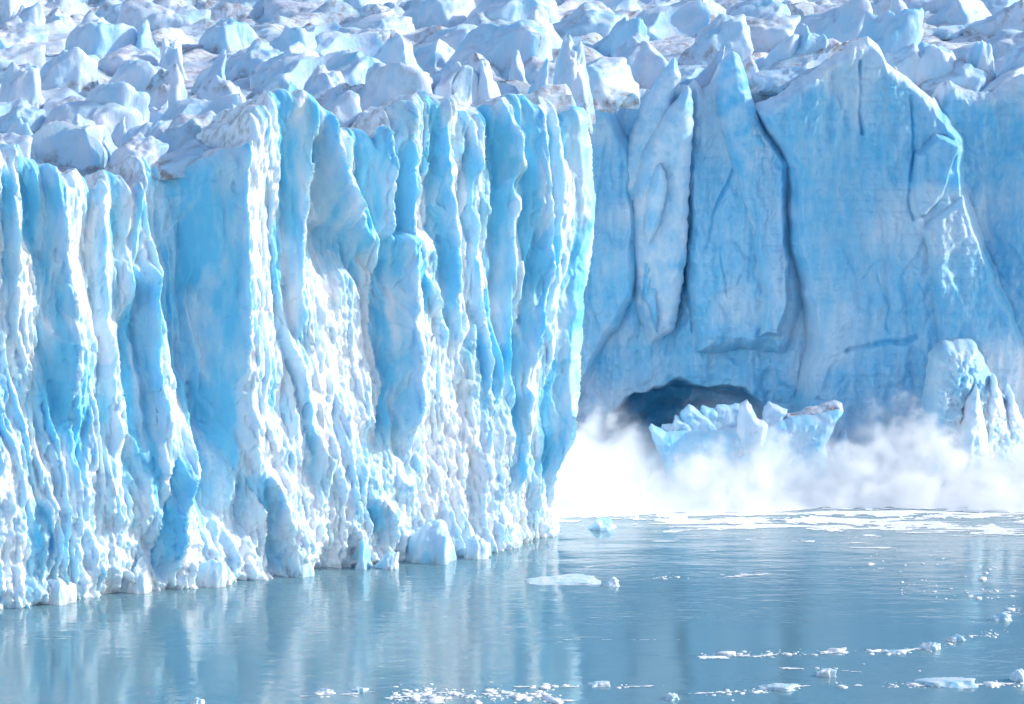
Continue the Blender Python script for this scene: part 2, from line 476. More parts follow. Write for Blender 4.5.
# slabs standing proud of the wall: outline px, depth m, tilt (m per m, + = right side nearer), edge width m
SLABS = [
    ([(560, 100), (600, 95), (630, 150), (636, 230), (628, 300), (600, 345), (562, 420), (540, 440), (540, 100)], 2.5, -0.02, 1.6),
    ([(690, 75), (720, 60), (752, 110), (786, 165), (792, 250), (796, 300), (780, 345), (700, 345), (690, 300), (682, 200)], 2.0, -0.03, 2.2),
    ([(756, 110), (800, 76), (866, 30), (900, 70), (935, 98), (957, 140), (962, 190), (985, 255), (1020, 340), (1024, 460), (790, 460), (808, 330), (792, 240), (788, 170)], 4.2, -0.045, 1.8),
    ([(672, 56), (679, 72), (664, 104), (644, 145), (630, 172), (624, 152), (640, 108), (658, 76)], 0.8, 0.0, 0.9),
    ([(687, 84), (691, 112), (687, 150), (678, 195), (668, 240), (655, 330), (640, 300), (634, 196), (642, 150), (664, 112)], 1.2, 0.0, 1.2),
    ([(652, 168), (660, 164), (666, 176), (660, 200), (654, 240), (644, 250), (646, 200)], 1.4, 0.0, 0.8),
    ([(730, 50), (741, 60), (748, 88), (754, 112), (742, 128), (726, 132), (714, 108), (716, 76)], 1.5, 0.0, 1.1),
    ([(742, 128), (756, 118), (784, 165), (788, 250), (780, 330), (758, 335), (756, 250), (746, 170)], 3.4, -0.04, 1.2),
    ([(904, 150), (930, 130), (952, 142), (940, 190), (922, 215), (908, 215)], 5.6, 0.10, 1.2),
    ([(915, 225), (958, 190), (985, 265), (1018, 345), (1010, 460), (925, 460), (930, 330)], 5.4, -0.05, 1.6),
]
CRACKS = [   # polyline px, width m, depth m
    ([(858, 62), (857, 100), (856, 132)], 0.45, 2.2), ([(907, 98), (906, 150), (905, 216)], 0.4, 1.6),
    ([(634, 240), (632, 280), (626, 312), (604, 340), (584, 372), (570, 402)], 0.45, 1.6),
    ([(838, 347), (870, 340), (910, 331)], 0.55, 1.5), ([(790, 170), (793, 230), (800, 285)], 0.7, 2.0),
    ([(962, 190), (976, 235), (992, 275), (1022, 345)], 0.6, 2.4), ([(726, 205), (721, 250), (724, 290)], 0.3, 0.9),
    ([(740, 262), (790, 252)], 0.25, 0.7), ([(855, 275), (872, 258)], 0.3, 0.8), ([(636, 150), (630, 190), (634, 240)], 0.5, 2.0),
    ([(686, 200), (684, 260), (690, 330)], 0.3, 1.0), ([(745, 135), (728, 180), (714, 210), (706, 245)], 0.4, 1.3), ([(870, 262), (882, 300), (880, 325)], 0.35, 0.9),
    ([(912, 280), (925, 310)], 0.3, 0.7), ([(986, 262), (1024, 300)], 0.3, 0.7), ([(800, 360), (838, 347)], 0.25, 0.6),
]

def far_relief(X, Z):
    wx = X + 0.9 * fbm(X * 0.12, Z * 0.12, 31.0, 3)
    wz = Z + 0.9 * fbm(X * 0.12, Z * 0.12, 47.0, 3)
    r = 2.6 * noise3(X * 0.05, Z * 0.025, 2.2) + 0.9 * noise3(X * 0.13, Z * 0.05, 5.2)
    base = r.copy(); ident = np.zeros(X.shape, int)
    for si, (pts, d, tilt, ew) in enumerate(SLABS):
        PX, PZ = px_to_wall(np.array([p[0] for p in pts], float), np.array([p[1] for p in pts], float))
        P = list(zip(PX, PZ)); cx = PX.mean()
        sd = poly_dist(wx, wz, P)
        h = 1.7 * d + 2.3 * tilt * (X - cx) - (0.16 if si in (3, 4, 5, 6) else 0.05) * (Z - PZ.mean())
        prof = base * 0.5 + h * np.clip(sd / ew + 0.3, 0, 1) ** 0.6
        ident = np.where((sd > -0.3 * ew) & (prof > r), si + 1, ident)
        r = np.where(sd > -0.3 * ew, np.maximum(r, prof), r)
    crk = np.zeros_like(X)
    for pts, w, d in CRACKS:
        PX, PZ = px_to_wall(np.array([p[0] for p in pts], float), np.array([p[1] for p in pts], float))
        dd = np.full(X.shape, 1e9)
        for i in range(len(pts) - 1):
            ax, az, bx, bz = PX[i], PZ[i], PX[i + 1], PZ[i + 1]
            ex, ez = bx - ax, bz - az
            t = np.clip(((wx - ax - 0.2) * ex + (wz - az) * ez) / (ex * ex + ez * ez), 0, 1)
            dd = np.minimum(dd, np.hypot(wx - ax - t * ex, wz - az - t * ez))
        c = np.exp(-(dd / (0.7 * w)) ** 2) * np.clip(0.55 + 0.9 * noise3(X * 0.12, Z * 0.12, 91.0), 0, 1)
        r = r - 0.75 * d * c; crk = np.maximum(crk, c)
    # layering, flutes and spalls
    r = r + 0.22 * ridged(X * 0.28, Z * 0.035, 3.0, 3) + 0.10 * fbm(X * 0.25, Z * 0.9, 4.0, 4)
    spall = noise3(X * 0.11, Z * 0.05, 14.0) + 0.5 * noise3(X * 0.3, Z * 0.16, 15.0)
    r = r + 0.6 * sstep(-0.02, 0.16, spall) + 0.4 * sstep(-0.45, -0.2, spall)
    fl = noise3(X * 0.16, Z * 0.02, 24.0)
    r = r + 1.1 * np.abs(fl) + 0.5 * ridged(X * 0.13, Z * 0.02 + 0.3 * noise3(X * 0.05, Z * 0.05, 2), 29.0, 3)
    r = r + 0.22 * fbm(X * 0.6, Z * 0.5, 7.0, 5, 0.55)
    q1 = noise3(X * 0.35, Z * 0.16, 201.0) + 0.5 * noise3(X * 0.9, Z * 0.5, 202.0)
    r = r + 0.16 * sstep(0.1, 0.22, q1) + 0.14 * sstep(-0.34, -0.24, q1)
    lay = Z * 0.55 + 0.9 * noise3(X * 0.02, Z * 0.04, 210.0); lf = lay - np.floor(lay)
    r = r + 0.14 * sstep(0.0, 0.15, lf) * sstep(1.0, 0.85, lf) * np.clip(0.5 + noise3(X * 0.07, Z * 0.1, 211.0), 0, 1)
    # the cave and the scalloped hollow above it
    def arch(cx, cz, rx, rz):
        ax, az = px_to_wall(np.array([cx], float), np.array([cz], float))
        m = YB / F
        return np.sqrt(((wx - ax[0]) / (rx * m)) ** 2 + ((Z - az[0]) / (rz * m)) ** 2)
    a1 = arch(690, 470, 118, 96)
    r = r - 7.0 * (1 - sstep(0.40, 1.05, a1)) - 0.5 * np.sin(a1 * 26 + 2 * noise3(X * 0.2, Z * 0.2, 1)) * (1 - sstep(0.75, 1.1, a1))
    a2 = arch(702, 456, 92, 76)
    cave = 1 - sstep(0.80, 1.02, a2 + 0.11 * fbm(X * 0.16, Z * 0.2, 3, 3) + 0.08 * (X - 32) / 12)
    r = r - 13.0 * cave
    ident = np.where(cave > 0.25, 90, ident)
    return r, crk, ident

def build_far_wall():
    dx = 0.16
    x = np.arange(-16, 150, dx)
    PX, PZ = px_to_wall(np.array([p[0] for p in SKY_R], float), np.array([p[1] for p in SKY_R], float))
    top = np.interp(x, PX, PZ) + 0.25 * noise3(x * 0.9, 3, 3) + 0.3 * noise3(x * 0.3, 8, 3)
    nr = 430
    v = np.linspace(0, 1, nr)[:, None]
    Z = -1.5 + (top[None, :] + 1.5) * v
    X = np.broadcast_to(x[None, :], Z.shape)
    r, crk, ident = far_relief(X, Z)
    dtop = top[None, :] - Z
    lip = np.clip(1 - dtop / 2.2, 0, 1)
    r = r - 2.2 * lip ** 2.2
    r = r - 0.03 * Z                                                    # leans back a little
    Y = wall_y(X) - r
    nb = 60
    bt = np.linspace(0.3, 22, nb)[:, None]
    bY = Y[-1][None, :] + bt; bX = np.broadcast_to(x[None, :], bY.shape)
    bZ = top[None, :] - 0.10 * bt + 0.9 * fbm(bX * 0.25, bY * 0.25, 1.0, 3) * np.clip(bt / 5, 0, 1)
    VX = np.concatenate([X, bX]); VY = np.concatenate([Y, bY]); VZ = np.concatenate([Z, bZ])
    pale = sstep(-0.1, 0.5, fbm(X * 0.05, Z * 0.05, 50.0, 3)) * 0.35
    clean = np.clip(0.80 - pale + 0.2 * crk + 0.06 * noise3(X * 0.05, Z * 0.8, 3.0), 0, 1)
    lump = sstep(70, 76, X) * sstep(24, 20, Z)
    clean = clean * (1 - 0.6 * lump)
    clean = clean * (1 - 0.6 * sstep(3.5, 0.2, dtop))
    clean = np.where(ident == 90, 1.0, clean)
    clean = np.concatenate([clean, np.full(bX.shape, 0.15)])
    grit = np.concatenate([0.5 * sstep(1.5, 0, dtop) * sstep(0, 0.3, noise3(X * 0.1, 1, 1)), np.full(bX.shape, 0.15)])
    verts = np.stack([VX, VY, VZ], -1).reshape(-1, 3)
    o = bpy.data.objects.new('ice_cliff', None); COL.objects.link(o)
    ident = np.concatenate([ident, np.broadcast_to(ident[-1][None, :], bX.shape)])
    f = grid_faces(*VX.shape); fid = ident.ravel()[f[:, 0]]
    A = {'clean': clean.ravel(), 'grit': grit.ravel()}
    N0 = corner_normals(verts, f)
    kinds = {90: 'cave'}
    for q in np.unique(fid):
        vq, fq, aq = compact(verts, f[fid == q], {**A, 'n0': N0[:, 0], 'n1': N0[:, 1], 'n2': N0[:, 2]})
        nq = np.stack([aq.pop('n0'), aq.pop('n1'), aq.pop('n2')], -1)
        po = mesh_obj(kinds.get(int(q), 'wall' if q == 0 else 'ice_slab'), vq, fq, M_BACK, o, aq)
        po.data.normals_split_custom_set_from_vertices(nq.tolist())
        if q == 90: po['label'] = 'dark arched cave at the waterline'
        if q == 3: po['label'] = 'broad peaked slab of layered blue ice'
    def fin(name, pts, D, thick, seed, label=None, **k):
        q_ = outline_solid(name, pts, D, thick, M_BACK, o, seed=seed, noise_=0.35, **k)
        if label: q_['label'] = label
    fin('ice_fin', [(672, 56), (677, 62), (680, 76), (672, 104), (664, 136), (654, 170), (646, 220), (634, 262), (618, 240), (616, 190), (630, 134), (644, 100), (658, 76)], 494.0, 7.0, 51.0, 'upper pointed ice fin', edge=2.0, clean=0.5, tiltx=-0.45, tiltz=-0.14)
    fin('ice_fin', [(687, 84), (691, 98), (692, 120), (690, 156), (688, 200), (686, 260), (676, 330), (650, 350), (634, 310), (632, 240), (634, 192), (642, 152), (662, 114)], 491.5, 8.0, 57.0, 'largest ice fin, pale on its left face', edge=2.4, clean=0.5, tiltx=-0.45, tiltz=-0.13)
    fin('ice_fin', [(654, 168), (659, 163), (665, 172), (667, 186), (664, 206), (657, 232), (648, 246), (643, 232), (646, 198)], 488.5, 6.0, 63.0, 'small low ice fin', edge=1.4, clean=0.5, tiltx=-0.6, tiltz=-0.16)
    fin('ice_column', [(731, 50), (738, 54), (743, 66), (749, 88), (757, 114), (772, 150), (785, 188), (790, 240), (792, 310), (770, 350), (748, 320), (742, 250), (734, 180), (720, 132), (713, 104), (716, 78), (722, 62)], 491.5, 8.0, 69.0, 'slim bright blue column rising to a rounded top', edge=2.4, clean=0.75, tiltx=-0.25, tiltz=-0.07)
    tag(o, 'smooth shaded blue ice wall with a dark cave at its waterline', 'ice cliff')
    return o

# ------------------------------------------------------------------ glacier surface behind the fronts
EDGE_PX = np.array([-400, 0, 200, 350, 480, 560, 585, 625, 700, 1024, 1500], float)
EDGE_Y = np.array([172, 172, 165, 128, 112, 112, 108, 100, 88, 92, 92], float)
def edge_D(px):
    near = 379.5 + 44 * px / 520.0
    far = 494 - 0.02 * (px - 600)
    k = sstep(585, 630, px)
    return near * (1 - k) + far * k
def terrain_z(X, Y):
    px = 512 + F * X / Y
    e = np.maximum(Y - edge_D(px), 0)
    ye = np.interp(px, EDGE_PX, EDGE_Y)
    y = ye - (ye + 34) / 205.0 * (140 * (1 - np.exp(-e / 170)) + 0.05 * e)
    return at(px, y, Y)[2], e
def terrain_hit(px, py):
    ye = float(np.interp(px, EDGE_PX, EDGE_Y)); D0 = float(edge_D(np.array(float(px))))
    lo, hi = 0.0, 1500.0
    for _ in range(40):
        e = 0.5 * (lo + hi)
        y = ye - (ye + 34) / 205.0 * (140 * (1 - math.exp(-e / 170)) + 0.05 * e)
        if y > py: lo = e
        else: hi = e
    return D0 + lo

def build_surface():
    Y = 350 + np.concatenate([np.arange(0, 250, 1.0), 250 + np.cumsum(np.linspace(1.0, 7.0, 330))])
    ang = np.linspace(-0.36, 0.36, 620)
    YY = np.broadcast_to(Y[:, None], (len(Y), len(ang))); XX = YY * ang[None, :]
    z, e = terrain_z(XX, YY)
    n = 2.4 * ridged(XX * 0.045, YY * 0.022, 1.5, 3, 0.45) + 0.5 * fbm(XX * 0.2, YY * 0.1, 3.3, 3)
    far = np.clip(e / 250, 0.4, 1.6)
    wv = 1.3 * noise3(XX * 0.02, YY * 0.012, 61.0) + 0.5 * noise3(XX * 0.06, YY * 0.05, 62.0)
    ph = XX / 17.0 + YY / 60.0 + wv; fr = ph - np.floor(ph)
    n = n + 3.2 * np.where(fr < 0.72, (fr / 0.72) ** 1.5, ((1 - fr) / 0.28)) * np.clip(0.4 + noise3(XX * 0.05, YY * 0.03, 64.0), 0, 1)
    ph = YY / 16.0 - XX / 70.0 + 1.5 * wv; fr = ph - np.floor(ph)
    n = n + 2.4 * np.where(fr > 0.2, ((1 - fr) / 0.8), fr / 0.2) * 1.5 * np.clip(0.5 + noise3(XX * 0.04, YY * 0.04, 66.0), 0, 1)
    z = z - 3.0 - 8.0 * (1 - sstep(0, 18, e)) + n * far * sstep(0, 25, e)
    ix = np.hypot(0, 0)
    verts = np.stack([XX, YY, z], -1).reshape(-1, 3)
    f = grid_faces(*XX.shape)
    d = (XX - A0[0]) * NV[0] + (YY - A0[1]) * NV[1]                     # >0: in front of the near face plane
    s = (XX - A0[0]) * U[0] + (YY - A0[1]) * U[1]
    behind_near = (d < -7) & (XX < np.where(YY > 432, 12.0, 9.0))
    behind_far = (YY > wall_y(XX) + 7)
    ok = (behind_near | behind_far).reshape(-1)
    f = f[ok[f].all(1)]
    clean = np.clip(0.18 + 0.5 * fbm(XX * 0.04, YY * 0.03, 9.0, 3), 0, 0.7)
    grit = np.clip(0.75 + 0.9 * fbm(XX * 0.03, YY * 0.03, 19.0, 3), 0, 0.8)
    v, f, a = compact(verts, f, {'clean': clean.ravel(), 'grit': grit.ravel()})
    o = mesh_obj('glacier_surface', v, f, M_SERAC, None, a)
    tag(o, 'crevassed white glacier surface rising away behind the ice cliffs', 'glacier', kind='structure')

# ------------------------------------------------------------------ seracs
def ico(sub):
    bm = bmesh.new(); bmesh.ops.create_icosphere(bm, subdivisions=sub, radius=1)
    v = np.array([p.co[:] for p in bm.verts]); f = np.array([[q.index for q in p.verts] for p in bm.faces])
    bm.free(); return v / np.linalg.norm(v, axis=1)[:, None], f
ICO = {k: ico(k) for k in (3, 4, 5, 6)}

def serac_shape(rng, kind, sub, seed):
    D, f = ICO[sub]
    if kind == 'fin':
        n0 = [(-0.86, -0.3, 0.42), (0.9, -0.1, 0.42), (-0.1, -0.97, 0.2), (0, 1, 0.4), (-0.2, -0.6, 0.75)]; d0 = [0.46, 0.52, 0.75, 0.75, 0.95]
    elif kind == 'slab':
        n0 = [(-0.45, -0.22, 0.87), (-0.2, -0.97, 0.10), (0.93, -0.1, 0.30), (-0.9, -0.3, 0.15), (0, 1, 0.4), (0.20, 0.3, 0.93)]; d0 = [0.48, 0.60, 0.82, 0.98, 0.8, 0.55]
    elif kind == 'dome':
        n0 = [(-0.80, -0.4, 0.42), (-0.2, -0.97, 0.10), (0.93, -0.2, 0.30), (0.1, 0.8, 0.5), (-0.52, -0.15, 0.84), (0.12, 0.1, 0.98)]; d0 = [0.90, 0.66, 0.82, 0.8, 0.58, 0.62]
    else:
        n0 = [(-0.90, -0.3, 0.32), (-0.2, -0.95, 0.18), (0.88, -0.2, 0.42), (-0.1, 0.9, 0.4), (0.25, -0.1, 0.96), (-0.55, -0.3, 0.78)]; d0 = [0.86, 0.66, 0.80, 0.8, 0.62, 0.68]
    pl = []
    for n, d in zip(n0, d0):
        n = np.array(n) + rng.normal(scale=0.16, size=3); n /= np.linalg.norm(n)
        pl.append((n, d * rng.uniform(0.85, 1.15)))
    for _ in range(5):
        n = rng.normal(size=3); n[2] = abs(n[2]) * 0.45; n[1] -= 0.4; n /= np.linalg.norm(n); pl.append((n, rng.uniform(0.76, 1.0)))
    pl.append((np.array([0, 0, -1.0]), 0.45))
    k = rng.uniform(11, 20) if kind == 'dome' else rng.uniform(18, 40)
    acc = 0
    wob = 0.20 * np.stack([fbm(D[:, 0] * 1.1 + seed, D[:, 1] * 1.1, D[:, 2] * 1.1 + j * 9, 3) for j in range(3)], -1)
    Dw = D + wob
    for n, d in pl:
        acc = acc + np.clip(Dw @ n / d, 0, None) ** k
    r = acc ** (-1 / k)
    P = D * np.clip(r, 0.2, 1.5)[:, None]
    # conchoidal scars: spheres bitten out of the flanks leave concave faces with sharp rims
    scar = np.zeros(len(P))
    for _ in range(rng.integers(1, 4)):
        n = rng.normal(size=3); n[1] -= 0.7; n[2] = n[2] * 0.7 + 0.35; n /= np.linalg.norm(n)
        rho = rng.uniform(0.45, 1.1); reach = (P @ n).max()
        c = n * (reach + rho - rng.uniform(0.08, 0.24)) + 0.25 * rng.normal(size=3)
        w = P - c; dist = np.linalg.norm(w, axis=1)
        hit = dist < rho
        P[hit] = c + w[hit] / dist[hit, None] * rho
        scar[hit] = 1
    q = P * 2.0 + seed
    top = sstep(0.0, 0.7, P[:, 2])
    nz = 0.022 * fbm(q[:, 0], q[:, 1], q[:, 2], 5, 0.5) + (0.006 + 0.013 * top * (1 - 0.7 * scar) * rng.uniform(0.2, 1)) * ridged(q[:, 0] * 2.2, q[:, 1] * 2.2, q[:, 2] * 1.2, 4, 0.6)
    P = P * (1 + nz)[:, None]
    zz = P[:, 2] - P[:, 2].min()
    P[:, 0] += rng.uniform(-0.05, 0.28) * zz ** 1.5
    P[:, :2] *= (1 + 0.35 * np.clip(0.7 - zz, 0, 1) ** 1.5)[:, None]      # spreading foot
    lo, hi = P.min(0), P.max(0)
    P = (P - (lo + hi) / 2) / ((hi - lo) / 2)
    P[:, 2] = (P[:, 2] + 1) / 2                                          # x,y in -1..1, z 0..1
    SCAR[id(P)] = scar
    return P, f
SCAR = {}

def serac_attrs(P, rng, seed, blue, grit):
    c = blue + 0.35 * fbm(P[:, 0] * 1.2 + seed, P[:, 1] * 1.2, P[:, 2] * 1.5, 3) + 0.14 * SCAR.get(id(P), 0)
    g = grit * sstep(0.45, 0.95, P[:, 2] + 0.35 * fbm(P[:, 0] * 1.5, P[:, 1] * 1.5 + seed, P[:, 2], 3))
    g = np.maximum(g, 0.9 * sstep(0.52, 0.30, P[:, 2] + 0.2 * fbm(P[:, 0] * 2, P[:, 1] * 2 + seed, P[:, 2], 3)))
    return np.clip(c + 0.14, 0, 0.9), np.clip(g, 0, 1)

def place_serac(x0, x1, y0, y1, kind, label, blue=0.12, grit=0.0, dd=0.0, sub=5, group=None, rot=None, cat='serac', name='serac', depth=0.85, mat=None, D=None):
    rng = np.random.default_rng(int(x0 * 131 + y0 * 17 + x1) & 0xffff)
    if D is None:
        D = terrain_hit((x0 + x1) / 2, y1) + dd
    w = (x1 - x0) / F * D; h = (y1 - y0) / F * D
    dep = max(w * depth, h * 0.6)
    seed = rng.uniform(0, 90)
    P, f = serac_shape(rng, kind, sub, seed)
    c, g = serac_attrs(P, rng, seed, blue, grit)
    sink = 0.4 * h + 1.0
    P = P * np.array([w / 2 * 1.15, dep / 2, h + sink])
    a = rng.uniform(-0.35, 0.35) if rot is None else rot
    R = np.array([[math.cos(a), -math.sin(a), 0], [math.sin(a), math.cos(a), 0], [0, 0, 1]])
    P = P @ R.T
    cx, cy, cz = at((x0 + x1) / 2, y1, D)
    P[:, 2] -= sink
    o = mesh_obj(name, P, f, mat or M_SERAC, None, {'clean': c, 'grit': g})
    o.location = (float(cx), float(D + dep * 0.5), float(cz))
    tag(o, label, cat, group)
    return o

SERACS = [
    (738, 784, 84, 114, 'dome', .12, .5, 'small gritty ice hump wedged in the notch left of the peaked slab'),
    # x0, x1, ytop, ybase, kind, blue, grit, label
    (48, 128, 13, 66, 'dome', .12, 0, 'big smooth lavender ice dome with a lit right edge, upper left of the glacier'),
    (121, 161, 20, 66, 'fin', .38, 0, 'leaf-shaped blue ice fin just right of the big lavender dome'),
    (33, 70, 9, 40, 'block', .10, .1, 'white angular ice block up and left of the big lavender dome'),
    (-8, 40, 2, 42, 'slab', .15, .3, 'tilted ice slab cut by the left edge, near the top corner'),
    (28, 92, 47, 88, 'slab', .10, .1, 'lavender slab of ice leaning below the big dome'),
    (66, 144, 82, 134, 'dome', .16, 0, 'rounded pale ice hump in front of the lavender slab'),
    (153, 188, 38, 74, 'block', .05, 0, 'small bright white ice peak beside the blue leaf-shaped fin'),
    (188, 256, 17, 56, 'dome', .25, .1, 'pale blue ice hump with a dark notch at its right shoulder'),
    (180, 226, 50, 92, 'fin', .15, .15, 'jagged three-toothed ice crest behind the gritty dome'),
    (112, 206, -6, 40, 'slab', .08, .35, 'broad lavender ice slab at the top edge left of centre'),
    (196, 300, -18, 24, 'slab', .16, .4, 'long dark-footed ice ridge cut by the top edge'),
    (238, 322, 25, 70, 'slab', .30, .2, 'layered pale blue ice block with flat ledges'),
    (192, 258, 75, 118, 'dome', .05, .75, 'lavender ice dome with a brown gritty crest above the main pillar'),
    (138, 198, 64, 122, 'slab', .04, 1.0, 'brownish gritty ice slab left of the brown-crested dome'),
    (152, 232, 112, 166, 'block', .10, .55, 'large lavender block capping the deep blue recess'),
    (206, 262, 104, 150, 'block', .12, .35, 'flat-topped ice block at the head of the tallest white pillar'),
    (48, 104, 114, 150, 'block', .12, .25, 'low jagged ice block behind the long sloping ice ridge'),
    (8, 104, 121, 196, 'slab', .16, .1, 'long sloping white ice ridge on the lip of the left cliff'),
    (72, 132, 130, 196, 'fin', .14, .1, 'pointed white ice prow leaning over the left cliff'),
    (-12, 40, 62, 118, 'block', .12, .2, 'broken ice block on the left edge, halfway up the serac field'),
    (-10, 34, 118, 160, 'dome', .25, .1, 'small bluish ice mound on the lip at the left edge'),
    (143, 172, 100, 130, 'fin', .02, .1, 'small white ice triangle standing on the gritty slab'),
    (100, 130, 117, 148, 'fin', .10, .1, 'narrow ice tooth behind the pointed white prow'),
    (262, 308, 82, 142, 'dome', .35, 0, 'rounded blue dome topping a white ice pillar'),
    (290, 346, 64, 112, 'dome', .10, .4, 'lavender ice hump with a gritty foot left of the big split block'),
    (342, 444, 62, 140, 'block', .08, .30, 'big split white block with brown grit on its crest, mid cliff top'),
    (358, 432, 33, 82, 'slab', .18, 0, 'tilted ice slab with a blue right edge behind the big split block'),
    (420, 494, 62, 116, 'slab', .22, .15, 'ice ridge sloping down to the right from the tilted slab'),
    (430, 552, 20, 76, 'slab', .20, 0, 'long lens-shaped dark lavender ice slab, top centre'),
    (458, 508, 59, 110, 'fin', .08, 0, 'white ice wedge with a lit right side above the right pillars'),
    (498, 542, 50, 98, 'fin', .10, .1, 'lavender ice tooth with a gritty tip above the right pillars'),
    (522, 552, 58, 118, 'fin', .45, 0, 'slim pale blue ice fin above the bright blue column'),
    (548, 592, 35, 104, 'block', .20, 0, 'white cap of ice on the corner of the left cliff'),
    (404, 482, 24, 60, 'dome', .12, .1, 'pale ice hump left of the lens-shaped slab'),
    (500, 566, 6, 46, 'slab', .15, .1, 'white ice slab behind the lens-shaped slab'),
    (604, 690, 33, 102, 'block', .16, .25, 'big lavender ice block with a dark top edge, left end of the right cliff'),
    (580, 648, 17, 56, 'slab', .35, .35, 'dark blue-grey ice slab behind the big lavender block'),
    (678, 752, 14, 56, 'dome', .14, .15, 'rounded lavender ice hump right of the big block'),
    (690, 724, 46, 90, 'fin', .10, .5, 'gritty broken ice spur between two lavender humps'),
    (742, 806, 34, 110, 'dome', .18, 0, 'tall shaded lavender ice block beside the slim blue column top'),
    (775, 836, 24, 90, 'dome', .25, 0, 'round ice dome with a bright right rim behind the peaked slab'),
    (798, 880, -8, 66, 'slab', .14, .1, 'large lavender ice slope behind the peaked slab'),
    (846, 924, 8, 80, 'slab', .30, 0, 'long ice ridge running down to the right from the lavender slope'),
    (906, 978, 42, 98, 'dome', .22, .05, 'smooth whale-backed ice hump above the right cliff'),
    (958, 1000, 40, 92, 'block', .20, 0, 'pale ice block at the right end of the whale-backed hump'),
    (994, 1040, 38, 96, 'dome', .28, 0, 'pale blue ice mound at the right edge on the cliff lip'),
    (880, 930, -4, 40, 'fin', .12, .1, 'white ice fin rising behind the long right-hand ridge'),
]

def build_seracs():
    boxes = []
    for (x0, x1, y0, y1, kind, bl, gr, lab) in SERACS:
        ye = float(np.interp((x0 + x1) / 2, EDGE_PX, EDGE_Y))
        y1 = min(y1, ye - 3)
        place_serac(x0, x1, y0, max(y1, y0 + 22), kind, lab, bl, gr, rot=(RNG.uniform(-0.2, 0.1) if y1 > ye - 24 else None), dd=(5.0 if (x0 + x1) / 2 > 590 else (4.5 if y1 < ye - 24 else 8.0 + 0.05 * (x1 - x0))))
        boxes.append((x0, x1, y0, y1))
    # the crowd between and behind them: shared shapes, one object each
    shapes = []
    rng = np.random.default_rng(5)
    kinds = ['block', 'slab', 'dome', 'dome', 'block', 'fin', 'slab', 'block', 'dome', 'dome', 'slab', 'slab']
    for i, k in enumerate(kinds):
        seed = rng.uniform(0, 90)
        P, f = serac_shape(rng, k, 5, seed)
        c, g = serac_attrs(P, rng, seed, rng.uniform(0.04, 0.22), rng.choice([0, .3, .6, .9]))
        P = P * np.array([0.55, 0.42, 1.3]); P[:, 2] -= 0.5
        o = mesh_obj('serac', P, f, M_SERAC, None, {'clean': c, 'grit': g})
        shapes.append(o.data); bpy.data.objects.remove(o)
    spots = []
    y = 6.0
    while y < 190:
        x = -20 + rng.uniform(0, 30)
        size = 62 + 0.10 * max(y, 0)
        while x < 1050:
            ye = float(np.interp(x, EDGE_PX, EDGE_Y))
            if y < ye - 2:
                spots.append((x + rng.uniform(-6, 6), y + rng.uniform(-4, 4), size * rng.uniform(0.7, 1.5)))
            x += size * rng.uniform(0.48, 0.8)
        y += 9.5 + y * 0.05
    zones = {
        'left': ('small ice serac crowded among the larger humps behind the left cliff', 'small seracs behind the left cliff'),
        'top': ('distant pale serac in the broken ice along the top of the view', 'distant seracs along the top'),
        'right': ('small ice serac in the broken field behind the right-hand cliff', 'small seracs behind the right cliff'),
    }
    for (x, y, sz) in spots:
        D = terrain_hit(x, y)
        inside = any(x0 + 4 < x < x1 - 4 and y0 + 6 < y < y1 - 3 for x0, x1, y0, y1 in boxes)
        if inside and rng.uniform() < 0.75: continue
        w = sz / F * D
        h = w * rng.uniform(0.36, 0.66)
        cx, cy, cz = at(x, y, D)
        o = bpy.data.objects.new('serac', shapes[rng.integers(len(shapes))]); COL.objects.link(o)
        o.location = (float(cx), float(D + 0.3 * w), float(cz) - 0.5)
        o.rotation_euler = (rng.uniform(-.12, .12), rng.uniform(-.15, .15), rng.uniform(-0.7, 0.7))
        o.scale = (w * rng.uniform(0.9, 1.3), w * rng.uniform(0.8, 1.4), h)
        z = 'top' if y < 26 else ('left' if x < 590 else 'right')
        tag(o, zones[z][0], 'serac', zones[z][1])

# ------------------------------------------------------------------ water
def swell_h(X, Y):
    px = 512 + F * X / Y
    yc = np.interp(px, [540, 620, 700, 780, 850, 930, 1000, 1100], [437, 436, 434, 436, 440, 439, 436, 434])
    a = np.interp(px, [540, 640, 720, 800, 900, 980, 1100], [0.02, 0.12, 0.25, 0.35, 0.45, 0.35, 0.2])
    d = Y - yc
    return a * np.exp(-(d / np.where(d < 0, 3.0, 6.0)) ** 2)

def build_water():
    Y = np.concatenate([np.linspace(-60, 250, 60), np.arange(251, 520, 0.6)])
    X = np.concatenate([np.linspace(-400, -90, 60), np.arange(-88, 118, 0.8), np.linspace(120, 400, 50)])
    XX, YY = np.meshgrid(X, Y)
    Z = swell_h(XX, np.maximum(YY, 1)) + 0.10 * fbm(XX * 0.05, YY * 0.16, 1.0, 3) * sstep(380, 430, YY)
    verts = np.stack([XX, YY, Z], -1).reshape(-1, 3)
    o = mesh_obj('water', verts, grid_faces(*XX.shape), M_WATER)
    tag(o, 'rippled teal glacial lake reflecting the ice cliffs', 'lake', kind='structure')

